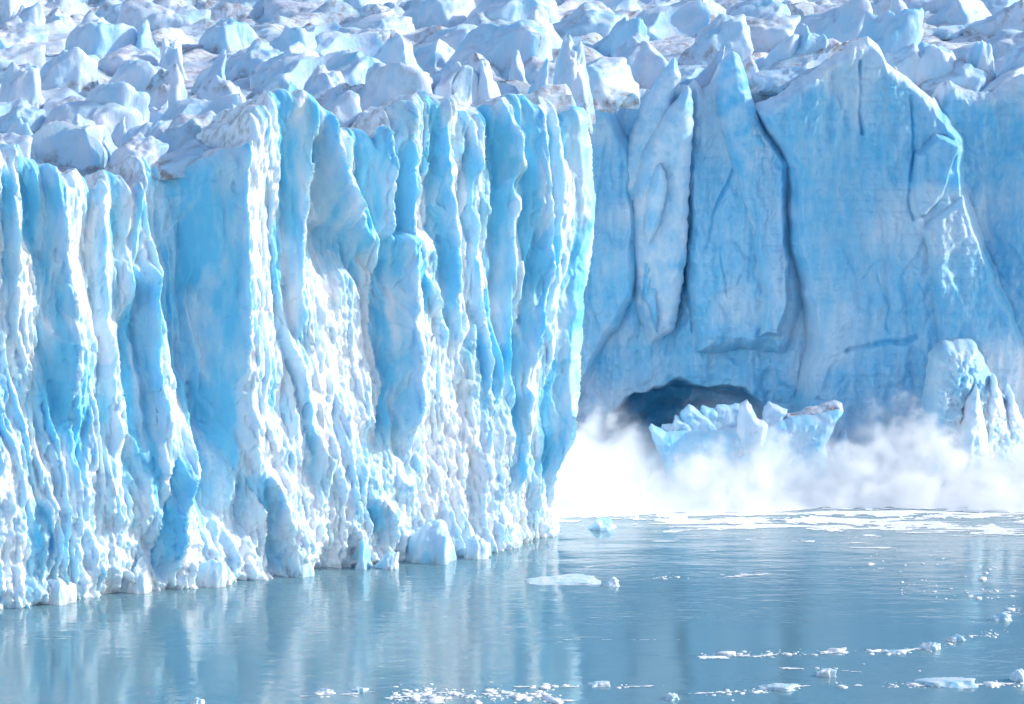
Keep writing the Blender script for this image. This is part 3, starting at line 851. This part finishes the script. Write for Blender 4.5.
# ------------------------------------------------------------------ solids with a traced outline
def outline_solid(name, pts, D, thick, mat, parent=None, edge=1.2, noise_=0.5, clean=0.2, grit=0.0, tiltx=0.0, tiltz=0.0, res=0.13, seed=0.0):
    """a lump of ice whose silhouette follows pts (px at depth D) and whose body is `thick` metres deep"""
    p = np.array(pts, float)
    PX, _, PZ = at(p[:, 0], p[:, 1], D)
    x = np.arange(PX.min() - res, PX.max() + 2 * res, res); z = np.arange(PZ.min() - res, PZ.max() + 2 * res, res)
    X, Z = np.meshgrid(x, z)
    wx = X + 0.25 * noise3(X * 0.7, Z * 0.7, seed); wz = Z + 0.25 * noise3(X * 0.7, Z * 0.7, seed + 9)
    sd = poly_dist(wx, wz, list(zip(PX, PZ)))
    t = np.clip(sd / edge, 0, 1)
    prof = np.sqrt(np.clip(1 - (1 - t) ** 2, 0, 1))
    cx, cz = PX.mean(), PZ.mean()
    n1 = ridged(X * 0.35, Z * 0.25, seed + 2, 3) * 0.5 + 0.5 * fbm(X * 0.8, Z * 0.7, seed, 3)
    n2 = ridged(X * 0.35, Z * 0.3, seed + 12, 3) * 0.5
    half = thick / 2
    ctr = tiltx * (X - cx) + tiltz * (Z - cz)
    yf = D + ctr - half * prof - noise_ * n1 * prof
    yb = D + ctr + half * prof + noise_ * n2 * prof
    nr, nc = X.shape
    g = grid_faces(nr, nc)
    ok = (sd.reshape(-1) > -0.5 * res)[g].all(1)
    gf = g[ok]; gb = g[ok][:, ::-1] + nr * nc
    verts = np.concatenate([np.stack([X, yf, Z], -1).reshape(-1, 3), np.stack([X, yb, Z], -1).reshape(-1, 3)])
    # weld the rims: border vertices of the kept faces share one position
    e = np.concatenate([gf[:, [0, 1]], gf[:, [1, 2]], gf[:, [2, 3]], gf[:, [3, 0]]])
    key = np.sort(e, 1); key = key[:, 0] * (nr * nc) + key[:, 1]
    u, inv, cnt = np.unique(key, return_inverse=True, return_counts=True)
    be = e[cnt[inv] == 1]
    side = np.stack([be[:, 1], be[:, 0], be[:, 0] + nr * nc, be[:, 1] + nr * nc], -1)
    f = np.concatenate([gf, gb, side])
    c = np.clip(clean + 0.3 * fbm(X * 0.3, Z * 0.3, seed + 4, 3), 0, 1).reshape(-1)
    gr = (grit * np.clip(0.6 + fbm(X * 0.4, Z * 0.4, seed + 6, 3), 0, 1)).reshape(-1)
    v, f, a = compact(verts, f, {'clean': np.concatenate([c, c]), 'grit': np.concatenate([gr, gr])})
    o = mesh_obj(name, v, f, mat, parent, a)
    return o

def build_falling_block():
    D = 464.0
    e = bpy.data.objects.new('falling_ice_block', None); COL.objects.link(e)
    tag(e, 'jagged slab of ice crashing into the water before the cave, half lost in spray', 'ice block')
    def part(name, pts, dd, thick, seed, **k):
        return outline_solid(name, pts, D + dd, thick, M_SERAC, e, seed=seed, **k)
    part('slab', [(648, 428), (651, 424), (664, 430), (690, 431), (720, 430), (738, 428), (746, 424), (764, 427), (780, 420), (800, 415), (822, 412), (838, 408), (842, 412),
                  (836, 421), (830, 434), (826, 446), (832, 470), (838, 495), (690, 495), (668, 480), (658, 450)], 0, 9.0, 3.0, edge=2.2, noise_=0.55, clean=0.55, tiltz=-0.1)
    part('blade', [(660, 432), (662, 424), (673, 424), (676, 415), (690, 424), (694, 436), (676, 440)], 1.5, 3.0, 11.0, edge=0.8, clean=0.4)
    part('blade', [(678, 430), (681, 410), (689, 404), (702, 412), (716, 424), (722, 436), (690, 440)], 2.6, 3.2, 17.0, edge=0.7, clean=0.55, tiltx=0.3)
    part('blade', [(698, 422), (702, 405), (714, 408), (730, 422), (732, 438), (706, 436)], 4.0, 3.0, 19.0, edge=0.7, clean=0.55, tiltx=0.3)
    part('blade', [(712, 418), (716, 404), (728, 405), (742, 404), (746, 420), (742, 438), (720, 436)], 4.6, 3.0, 23.0, edge=0.8, clean=0.5, tiltx=0.25)
    part('blade', [(736, 438), (740, 404), (746, 399), (752, 405), (756, 416), (768, 424), (764, 446), (742, 460), (734, 456)], -2.6, 4.5, 29.0, edge=1.2, clean=0.2, tiltx=-0.2)
    part('blade', [(762, 426), (764, 408), (769, 401), (778, 405), (787, 409), (783, 418), (778, 432), (766, 436)], 1.6, 3.4, 31.0, edge=0.8, clean=0.3, tiltx=-0.25)
    part('crest', [(778, 430), (786, 414), (796, 413), (806, 408), (819, 405), (824, 402), (836, 401), (842, 404), (843, 411), (832, 422), (806, 430)], 2.4, 5.0, 37.0, edge=1.0, clean=0.05, grit=1.0, noise_=0.8)
    part('spur', [(824, 448), (834, 440), (841, 432), (846, 430), (849, 442), (848, 460), (850, 495), (822, 495)], 2.5, 4.5, 41.0, edge=1.0, clean=0.4)

def build_buttress():
    e = bpy.data.objects.new('ice_buttress', None); COL.objects.link(e)
    tag(e, 'rough ice buttress with a sunlit white crest at the foot of the right-hand wall', 'ice buttress')
    outline_solid('shoulder', [(905, 500), (914, 430), (924, 385), (930, 354), (940, 343), (956, 340), (973, 339), (981, 352), (990, 370), (998, 386), (1008, 400), (1018, 420), (1034, 500)], 473.0, 18.0, M_FRONT, e,
                  edge=4.0, noise_=1.9, clean=0.5, tiltx=0.35, tiltz=0.2, seed=3.3)
    outline_solid('spire', [(974, 500), (980, 420), (986, 392), (992, 372), (999, 386), (1004, 402), (1012, 420), (1018, 500)], 467.0, 7.0, M_FRONT, e, edge=1.6, noise_=0.9, clean=0.1, tiltx=0.6, seed=8.8)
    outline_solid('spire', [(996, 500), (1002, 410), (1008, 382), (1013, 396), (1019, 412), (1028, 425), (1040, 500)], 468.5, 7.0, M_FRONT, e, edge=1.6, noise_=0.9, clean=0.15, tiltx=0.6, seed=15.0)
    outline_solid('spire', [(950, 500), (957, 430), (966, 396), (976, 384), (988, 430), (996, 500)], 463.0, 8.0, M_FRONT, e, edge=2.2, noise_=0.9, clean=0.25, tiltx=0.55, seed=21.0)

# ------------------------------------------------------------------ floating ice
FLOES = [   # px0, px1, py (waterline, near side), height m, kind, label
    (523, 606, 585, 0.35, 'slab', 'long low floe of pale ice on open water beyond the left cliff end'),
    (603, 623, 587, 1.1, 'block', 'small upright ice lump at the right tip of the long low floe'),
    (836, 816, 677, 0.9, 'slab', 'small white floe alone between two lines of brash ice'),
    (756, 800, 691, 0.5, 'slab', 'thin white floe in the brash line near the bottom, right of centre'),
    (663, 682, 700, 0.6, 'block', 'small white ice chip near the bottom edge just right of centre'),
    (918, 986, 688, 0.7, 'slab', 'broad white floe with broken edges near the bottom right'),
    (1012, 1030, 682, 1.4, 'block', 'white ice chunk cut by the right edge near the bottom'),
    (988, 1014, 621, 0.9, 'dome', 'low white floe near the right edge, above the brash band'),
    (944, 966, 641, 0.7, 'slab', 'white floe at the bend of the long brash band'),
    (918, 944, 650, 0.8, 'slab', 'white floe at the left end of the thick brash band'),
    (884, 912, 654, 0.35, 'slab', 'thin grey-white floe trailing off the thick brash band'),
    (586, 612, 687, 0.4, 'slab', 'thin ice plate in the line of crumbs left of centre bottom'),
    (188, 204, 705, 0.8, 'dome', 'small ice chunk cut by the bottom edge at lower left'),
    (312, 334, 694, 0.5, 'slab', 'thin ice plate alone left of the bottom brash patch'),
    (348, 368, 692, 0.4, 'slab', 'second thin ice plate just left of the bottom brash patch'),
]
ICE_BLOCKS = [   # at the foot of the near front
    (400, 462, 524, 566, 'block', .30, 'pale blue ice block with a shaded front at the foot of the left cliff'),
    (462, 490, 536, 560, 'dome', .2, 'low white ice hump right of the pale blue block at the cliff foot'),
    (340, 372, 538, 570, 'fin', .45, 'small blue ice wedge left of the pale blue block at the cliff foot'),
    (372, 398, 552, 570, 'dome', .25, 'low bluish ice lump at the waterline beside the small blue wedge'),
    (286, 312, 545, 578, 'dome', .25, 'rounded ice tooth at the waterline below the left cliff middle'),
    (192, 224, 560, 588, 'dome', .15, 'low rounded ice mound at the waterline below the deep blue recess'),
    (30, 72, 578, 606, 'block', .05, 'white ice heap at the waterline near the left edge'),
    (118, 150, 558, 594, 'block', .05, 'white ice heap at the waterline left of the deep recess'),
    (584, 616, 519, 531, 'block', .35, 'small bluish ice chunk poking from the spray by the cliff corner'),
]
def build_floes():
    for i, (x0, x1, y, h, kind, lab) in enumerate(FLOES):
        x0, x1 = min(x0, x1), max(x0, x1)
        rng = np.random.default_rng(100 + i)
        seed = rng.uniform(0, 90)
        P, f = serac_shape(rng, kind, 5, seed)
        X, Y = on_water((x0 + x1) / 2, y)
        w = (x1 - x0) / F * Y
        ang = np.arctan2(P[:, 1], P[:, 0])
        rr = 1 + 0.28 * noise3(np.cos(ang) * 2.2, np.sin(ang) * 2.2, seed)
        P[:, 0] *= rr; P[:, 1] *= rr
        P = P * np.array([w / 2, max(0.34 * w, 1.0), h * 1.35]); P[:, 2] -= 0.35 * h
        P[:, 2] += 0.10 * h * fbm(P[:, 0] * 1.2, P[:, 1] * 1.2, seed, 3)
        o = mesh_obj('ice_floe', P, f, M_FLOE, None, {'clean': np.clip(0.3 + 0.4 * fbm(P[:, 0], P[:, 1], seed, 2), 0, .6)})
        o.location = (float(X), float(Y + 0.3 * w), 0)
        tag(o, lab, 'ice floe')
    for (x0, x1, y0, y1, kind, bl, lab) in ICE_BLOCKS:
        X, Y = on_water((x0 + x1) / 2, y1)
        place_serac(x0, x1, y0, y1, kind, lab, bl, 0, D=float(Y), cat='ice block', name='ice_block', mat=M_FRONT, depth=0.9)
    # crumbs of brash ice
    bands = [([(700, 657), (770, 654), (860, 652), (905, 652), (940, 645), (960, 638), (1000, 633), (1030, 628)], 2.0, 700),
             ([(520, 686), (600, 687), (660, 686)], 1.2, 140), ([(690, 694), (760, 692), (800, 686)], 1.5, 160), ([(840, 686), (900, 686), (1024, 684)], 1.8, 300),
             ([(900, 588), (960, 592), (1030, 596)], 6, 200), ([(960, 604), (1030, 612)], 4, 120), ([(640, 578), (690, 575)], 2, 60), ([(800, 672), (850, 670)], 3, 30),
             ([(390, 699), (430, 694), (500, 694), (560, 700)], 5, 1300), ([(300, 696), (370, 692)], 2.0, 60),
             ([(700, 700), (1030, 668)], 12, 60), ([(870, 565), (1030, 572)], 8, 120)]
    D3, f3 = ICO[3]
    rng = np.random.default_rng(77)
    D2, f2 = ico(2)
    vs, fs, n = [], [], 0
    for pts, spread, cnt in bands:
        px = np.array([p[0] for p in pts], float); py = np.array([p[1] for p in pts], float)
        for _ in range(int(cnt * 0.4)):
            x = rng.uniform(px[0], px[-1]); y = np.interp(x, px, py) + rng.normal() * spread * 0.9
            if y > 712 or noise3(x * 0.055, y * 0.02, cnt * 0.37) < rng.uniform(-0.35, 0.25): continue
            X, Y = on_water(x, y)
            sz = 0.04 + 0.085 * rng.exponential() * (1.0 if rng.uniform() < 0.93 else 2.0)
            sz = min(sz, 0.9)
            a = rng.uniform(0, 6.28)
            P = D2 * (1 + 0.25 * rng.normal(size=(len(D2), 1)) * 0.6) * np.array([sz * rng.uniform(1, 2.4), sz * rng.uniform(0.8, 1.6), sz * rng.uniform(.25, .6)])
            c, s_ = math.cos(a), math.sin(a)
            P = np.stack([P[:, 0] * c - P[:, 1] * s_, P[:, 0] * s_ + P[:, 1] * c, P[:, 2]], -1)
            P = P + np.array([X, Y, float(swell_h(X, Y)) + 0.02])
            vs.append(P); fs.append(f2 + n); n += len(P)
    o = mesh_obj('brash_ice', np.concatenate(vs), np.concatenate(fs), M_FOAM)
    tag(o, 'scattered white crumbs of brash ice drifting in lines on the lake', 'brash ice', kind='stuff')

def build_foam_film():
    x = np.arange(4, 110, 0.2); y = np.arange(385, 440, 0.12)
    X, Y = np.meshgrid(x, y)
    px, py = project(X, Y, 0 * X)
    n = fbm(X * 0.09, Y * 0.16, 3.0, 4, 0.55) + 0.35 * fbm(X * 0.7, Y * 0.9, 8.0, 3, 0.6)
    near_wall = sstep(405, 434, Y) * sstep(600, 680, px)
    right = sstep(820, 1000, px) * sstep(392, 402, Y)
    n = np.maximum(n, 1.1 * fbm(X * 0.05, Y * 0.40, 33.0, 5, 0.62) - 0.15 + 0.2 * near_wall)
    thr = 0.85 - 0.85 * near_wall ** 1.5 - 0.28 * right * sstep(412, 403, Y)
    ok = (n > thr) & (px > 560) & (px < 1200)
    f = grid_faces(*X.shape)
    f = f[ok.ravel()[f].all(1)]
    Z = swell_h(X, Y) + 0.10 * fbm(X * 0.05, Y * 0.16, 1.0, 3) * sstep(380, 430, Y) + 0.03 + 0.03 * np.clip(n - thr, 0, 1)
    v, f, a = compact(np.stack([X, Y, Z], -1).reshape(-1, 3), f, {})
    x = np.arange(-30, 66, 0.13); y = np.arange(312, 352, 0.13)
    X, Y = np.meshgrid(x, y); px, py = project(X, Y, 0 * X)
    n = fbm(X * 0.5, Y * 0.75, 23.0, 4, 0.6)
    best = np.full(X.shape, -9.0)
    for pts, spread in [([(690, 658), (770, 655), (860, 652), (905, 651), (940, 645), (960, 638), (1000, 632), (1060, 626)], 2.2), ([(515, 687), (600, 687), (665, 686)], 0.9),
                        ([(690, 694), (760, 691), (806, 686)], 1.4), ([(836, 687), (900, 686), (1040, 683)], 2.0), ([(385, 699), (430, 694), (500, 693), (570, 701)], 4.5), ([(296, 697), (375, 692)], 1.2),
                        ([(880, 612), (1060, 618)], 2.0), ([(560, 640), (700, 640)], 0.5), ([(780, 668), (860, 672)], 1.0)]:
        qx = np.array([p[0] for p in pts], float); qy = np.array([p[1] for p in pts], float)
        d = np.abs(py - np.interp(px, qx, qy)) / spread
        d = d + 3 * np.clip(np.maximum(qx[0] - px, px - qx[-1]) / 20, 0, 1)
        along = noise3(px * 0.03, qy[0], 5.0)
        best = np.maximum(best, 0.75 + 0.9 * along - d)
    ok = (n + best > 0.55)
    g = grid_faces(*X.shape); g = g[ok.ravel()[g].all(1)]
    Z = 0.03 + 0.05 * np.clip(n + best - 0.55, 0, 2)
    v2, g, a = compact(np.stack([X, Y, Z], -1).reshape(-1, 3), g, {})
    f = np.concatenate([f, g + len(v)]); v = np.concatenate([v, v2])
    o = mesh_obj('foam_film', v, f, M_FOAM)
    tag(o, 'ragged film of white foam and slush drifting in front of the spray', 'foam', kind='stuff')

# ------------------------------------------------------------------ spray
def mist_material():
    m, nt, N, L = new_mat('spray')
    out = N.new('ShaderNodeOutputMaterial'); pv = N.new('ShaderNodeVolumePrincipled')
    L.new(pv.outputs[0], out.inputs['Volume'])
    pv.inputs['Color'].default_value = (0.998, 0.998, 0.999, 1); pv.inputs['Anisotropy'].default_value = 0.1
    geo = N.new('ShaderNodeNewGeometry'); sep = N.new('ShaderNodeSeparateXYZ'); L.new(geo.outputs['Position'], sep.inputs[0])
    def mth(op, a, b=None, c=None):
        n = N.new('ShaderNodeMath'); n.operation = op
        for i, q in enumerate((a, b, c)):
            if q is None: continue
            if isinstance(q, (int, float)): n.inputs[i].default_value = q
            else: L.new(q, n.inputs[i])
        return n.outputs[0]
    def rng_(v, a, b, c=0.0, d=1.0, smooth=False):
        n = N.new('ShaderNodeMapRange'); n.interpolation_type = 'SMOOTHSTEP' if smooth else 'LINEAR'
        L.new(v, n.inputs['Value'])
        for k, q in zip(('From Min', 'From Max', 'To Min', 'To Max'), (a, b, c, d)): n.inputs[k].default_value = q
        return n.outputs['Result']
    # height of the cloud along the wall
    xs = rng_(sep.outputs['X'], 5, 95)
    cr = N.new('ShaderNodeValToRGB'); cr.color_ramp.interpolation = 'B_SPLINE'
    stops = [(6, 11.5), (13, 11.0), (19, 8.5), (24, 4.2), (28, 8.0), (33, 9.8), (38, 8.6), (46, 7.4), (52, 7.0), (58, 10.5), (65, 11), (72, 8.5), (82, 8.0), (92, 9.0)]
    el = cr.color_ramp.elements
    while len(el) < len(stops): el.new(0.5)
    for q, (x, hgt) in zip(el, stops):
        q.position = (x - 5) / 90.0; v = hgt / 14.0; q.color = (v, v, v, 1)
    L.new(xs, cr.inputs[0])
    hh = mth('MULTIPLY', cr.outputs[0], 14.0)
    # low along the leading edge, full height farther in
    lead = rng_(sep.outputs['Y'], 433, 452, 0.12, 1.0, True)
    hh = mth('MULTIPLY', hh, lead)
    n = N.new('ShaderNodeTexNoise'); n.inputs['Scale'].default_value = 0.16; n.inputs['Detail'].default_value = 5; n.inputs['Roughness'].default_value = 0.6
    L.new(geo.outputs['Position'], n.inputs['Vector'])
    hn = mth('MULTIPLY', hh, rng_(n.outputs['Fac'], 0.3, 0.7, 0.15, 1.8))
    diff = mth('SUBTRACT', hn, sep.outputs['Z'])
    dens = rng_(diff, -0.8, 6.0, 0.0, 1.0, True)
    n2 = N.new('ShaderNodeTexNoise'); n2.inputs['Scale'].default_value = 0.4; n2.inputs['Detail'].default_value = 4
    L.new(geo.outputs['Position'], n2.inputs['Vector'])
    dens = mth('MULTIPLY', dens, rng_(n2.outputs['Fac'], 0.36, 0.64, 0.05, 1.5))
    thin = rng_(mth('SUBTRACT', mth('MULTIPLY', hh, 1.9), sep.outputs['Z']), 0, 8, 0.0, 0.007, True)
    L.new(mth('ADD', mth('MULTIPLY', dens, 0.32), thin), pv.inputs['Density'])
    return m

def build_mist():
    x = np.linspace(5.5, 122, 90); v = np.linspace(0, 1, 44)
    X, V = np.meshgrid(x, v)
    px = 512 + F * X / 436.0
    front = np.interp(px, [545, 620, 700, 780, 850, 930, 1000, 1100], [431, 434, 436, 439, 443, 442, 439, 437]) + 0.8 * noise3(X * 0.15, 3, 3)
    back = wall_y(X) - 3.0
    Y = front + (back - front) * V
    edge = np.minimum(np.minimum(V * 44, (1 - V) * 44), np.minimum(X - 5.5, 122 - X))
    Z = 0.3 + 19.0 * np.clip(edge / 16, 0, 1) ** 0.5 + 0.6 * fbm(X * 0.1, Y * 0.1, 2, 2) * np.clip(edge / 6, 0, 1)
    nr, nc = X.shape
    g = grid_faces(nr, nc)
    top = np.stack([X, Y, Z], -1).reshape(-1, 3); bot = np.stack([X, Y, np.full_like(X, -0.6)], -1).reshape(-1, 3)
    k = nr * nc
    i = np.arange(k).reshape(nr, nc)
    ring = np.concatenate([i[0, :], i[1:, -1], i[-1, -2::-1], i[-2:0:-1, 0]])
    nx = np.roll(ring, -1)
    side = np.stack([nx, ring, ring + k, nx + k], -1)
    o = mesh_obj('spray', np.concatenate([top, bot]), np.concatenate([g, g[:, ::-1] + k, side]), mist_material())
    tag(o, 'cloud of white spray thrown up along the foot of the blue ice wall', 'spray', kind='stuff')
    # churned white water underneath
    x = np.linspace(4, 124, 260); v = np.linspace(0, 1, 140)
    X, V = np.meshgrid(x, v)
    px = 512 + F * X / 436.0
    front = np.interp(px, [545, 620, 700, 780, 850, 930, 1000, 1100], [433, 435, 437, 440, 444, 443, 441, 439]) + 1.2 * fbm(X * 0.25, 3, 3, 4)
    Y = front + (wall_y(X) - 1 - front) * V
    Z = swell_h(X, Y) + 0.06 + 0.9 * np.clip(fbm(X * 0.25, Y * 0.2, 4, 4) + 0.35, 0, 2) * np.clip(V * 9, 0, 1)
    Y = Y - 5.0 * (1 - V)
    rag = fbm(X * 0.22, Y * 0.5, 12.0, 5, 0.6) + V * 9.0 - 0.55
    f = grid_faces(*X.shape); f = f[(rag > 0).ravel()[f].all(1)]
    Z = swell_h(X, Y) + 0.04 + 0.10 * fbm(X * 0.05, Y * 0.16, 1.0, 3) + 0.9 * np.clip(fbm(X * 0.25, Y * 0.2, 4, 4) + 0.35, 0, 2) * np.clip(V * 6 - 1.2, 0, 1)
    v_, f, _a = compact(np.stack([X, Y, Z], -1).reshape(-1, 3), f, {})
    o = mesh_obj('water_foam', v_, f, M_FOAM)
    tag(o, 'churned white foam on the water below the spray', 'foam', kind='stuff')

# ------------------------------------------------------------------ world, sun, camera
SUN_AZ, SUN_EL = math.radians(1.5), math.radians(29)      # azimuth from +X towards +Y
def build_light():
    w = bpy.data.worlds.new('World'); scene.world = w; w.use_nodes = True
    nt = w.node_tree; bg = nt.nodes['Background']
    sky = nt.nodes.new('ShaderNodeTexSky'); sky.sky_type = 'NISHITA'; sky.sun_disc = False
    sky.sun_elevation = SUN_EL; sky.sun_rotation = math.pi / 2 - SUN_AZ
    nt.links.new(sky.outputs[0], bg.inputs[0]); bg.inputs[1].default_value = 0.15
    sd = bpy.data.lights.new('sun', 'SUN'); sd.energy = 2.5; sd.angle = math.radians(0.5); sd.color = (1.0, 0.945, 0.88)
    so = bpy.data.objects.new('sun', sd); COL.objects.link(so)
    d = Vector((math.cos(SUN_AZ) * math.cos(SUN_EL), math.sin(SUN_AZ) * math.cos(SUN_EL), math.sin(SUN_EL)))
    so.rotation_euler = d.to_track_quat('Z', 'Y').to_euler(); so.location = (150, 300, 200)
    cd = bpy.data.cameras.new('camera'); cd.sensor_width = 36; cd.lens = F * 36 / W; cd.clip_end = 5000; cd.clip_start = 1
    co = bpy.data.objects.new('camera', cd); COL.objects.link(co)
    co.location = (0, 0, CAMZ); co.rotation_euler = (math.pi / 2 - PITCH, 0, 0)
    scene.camera = co
    vs = scene.view_settings
    vs.view_transform = 'Standard'; vs.look = 'None'; vs.gamma = 1; vs.exposure = 0.66; vs.use_curve_mapping = False
    scene.cycles.use_denoising = True
    cy = scene.cycles
    cy.max_bounces = 12; cy.diffuse_bounces = 4; cy.volume_bounces = 10
    cy.use_adaptive_sampling = True; cy.adaptive_threshold = 0.03
    cy.volume_step_rate = 0.2; cy.volume_max_steps = 256

build_light()
build_near_cliff()
build_far_wall()
build_surface()
build_seracs()
build_water()
build_falling_block()
build_buttress()
build_floes()
build_foam_film()
build_mist()
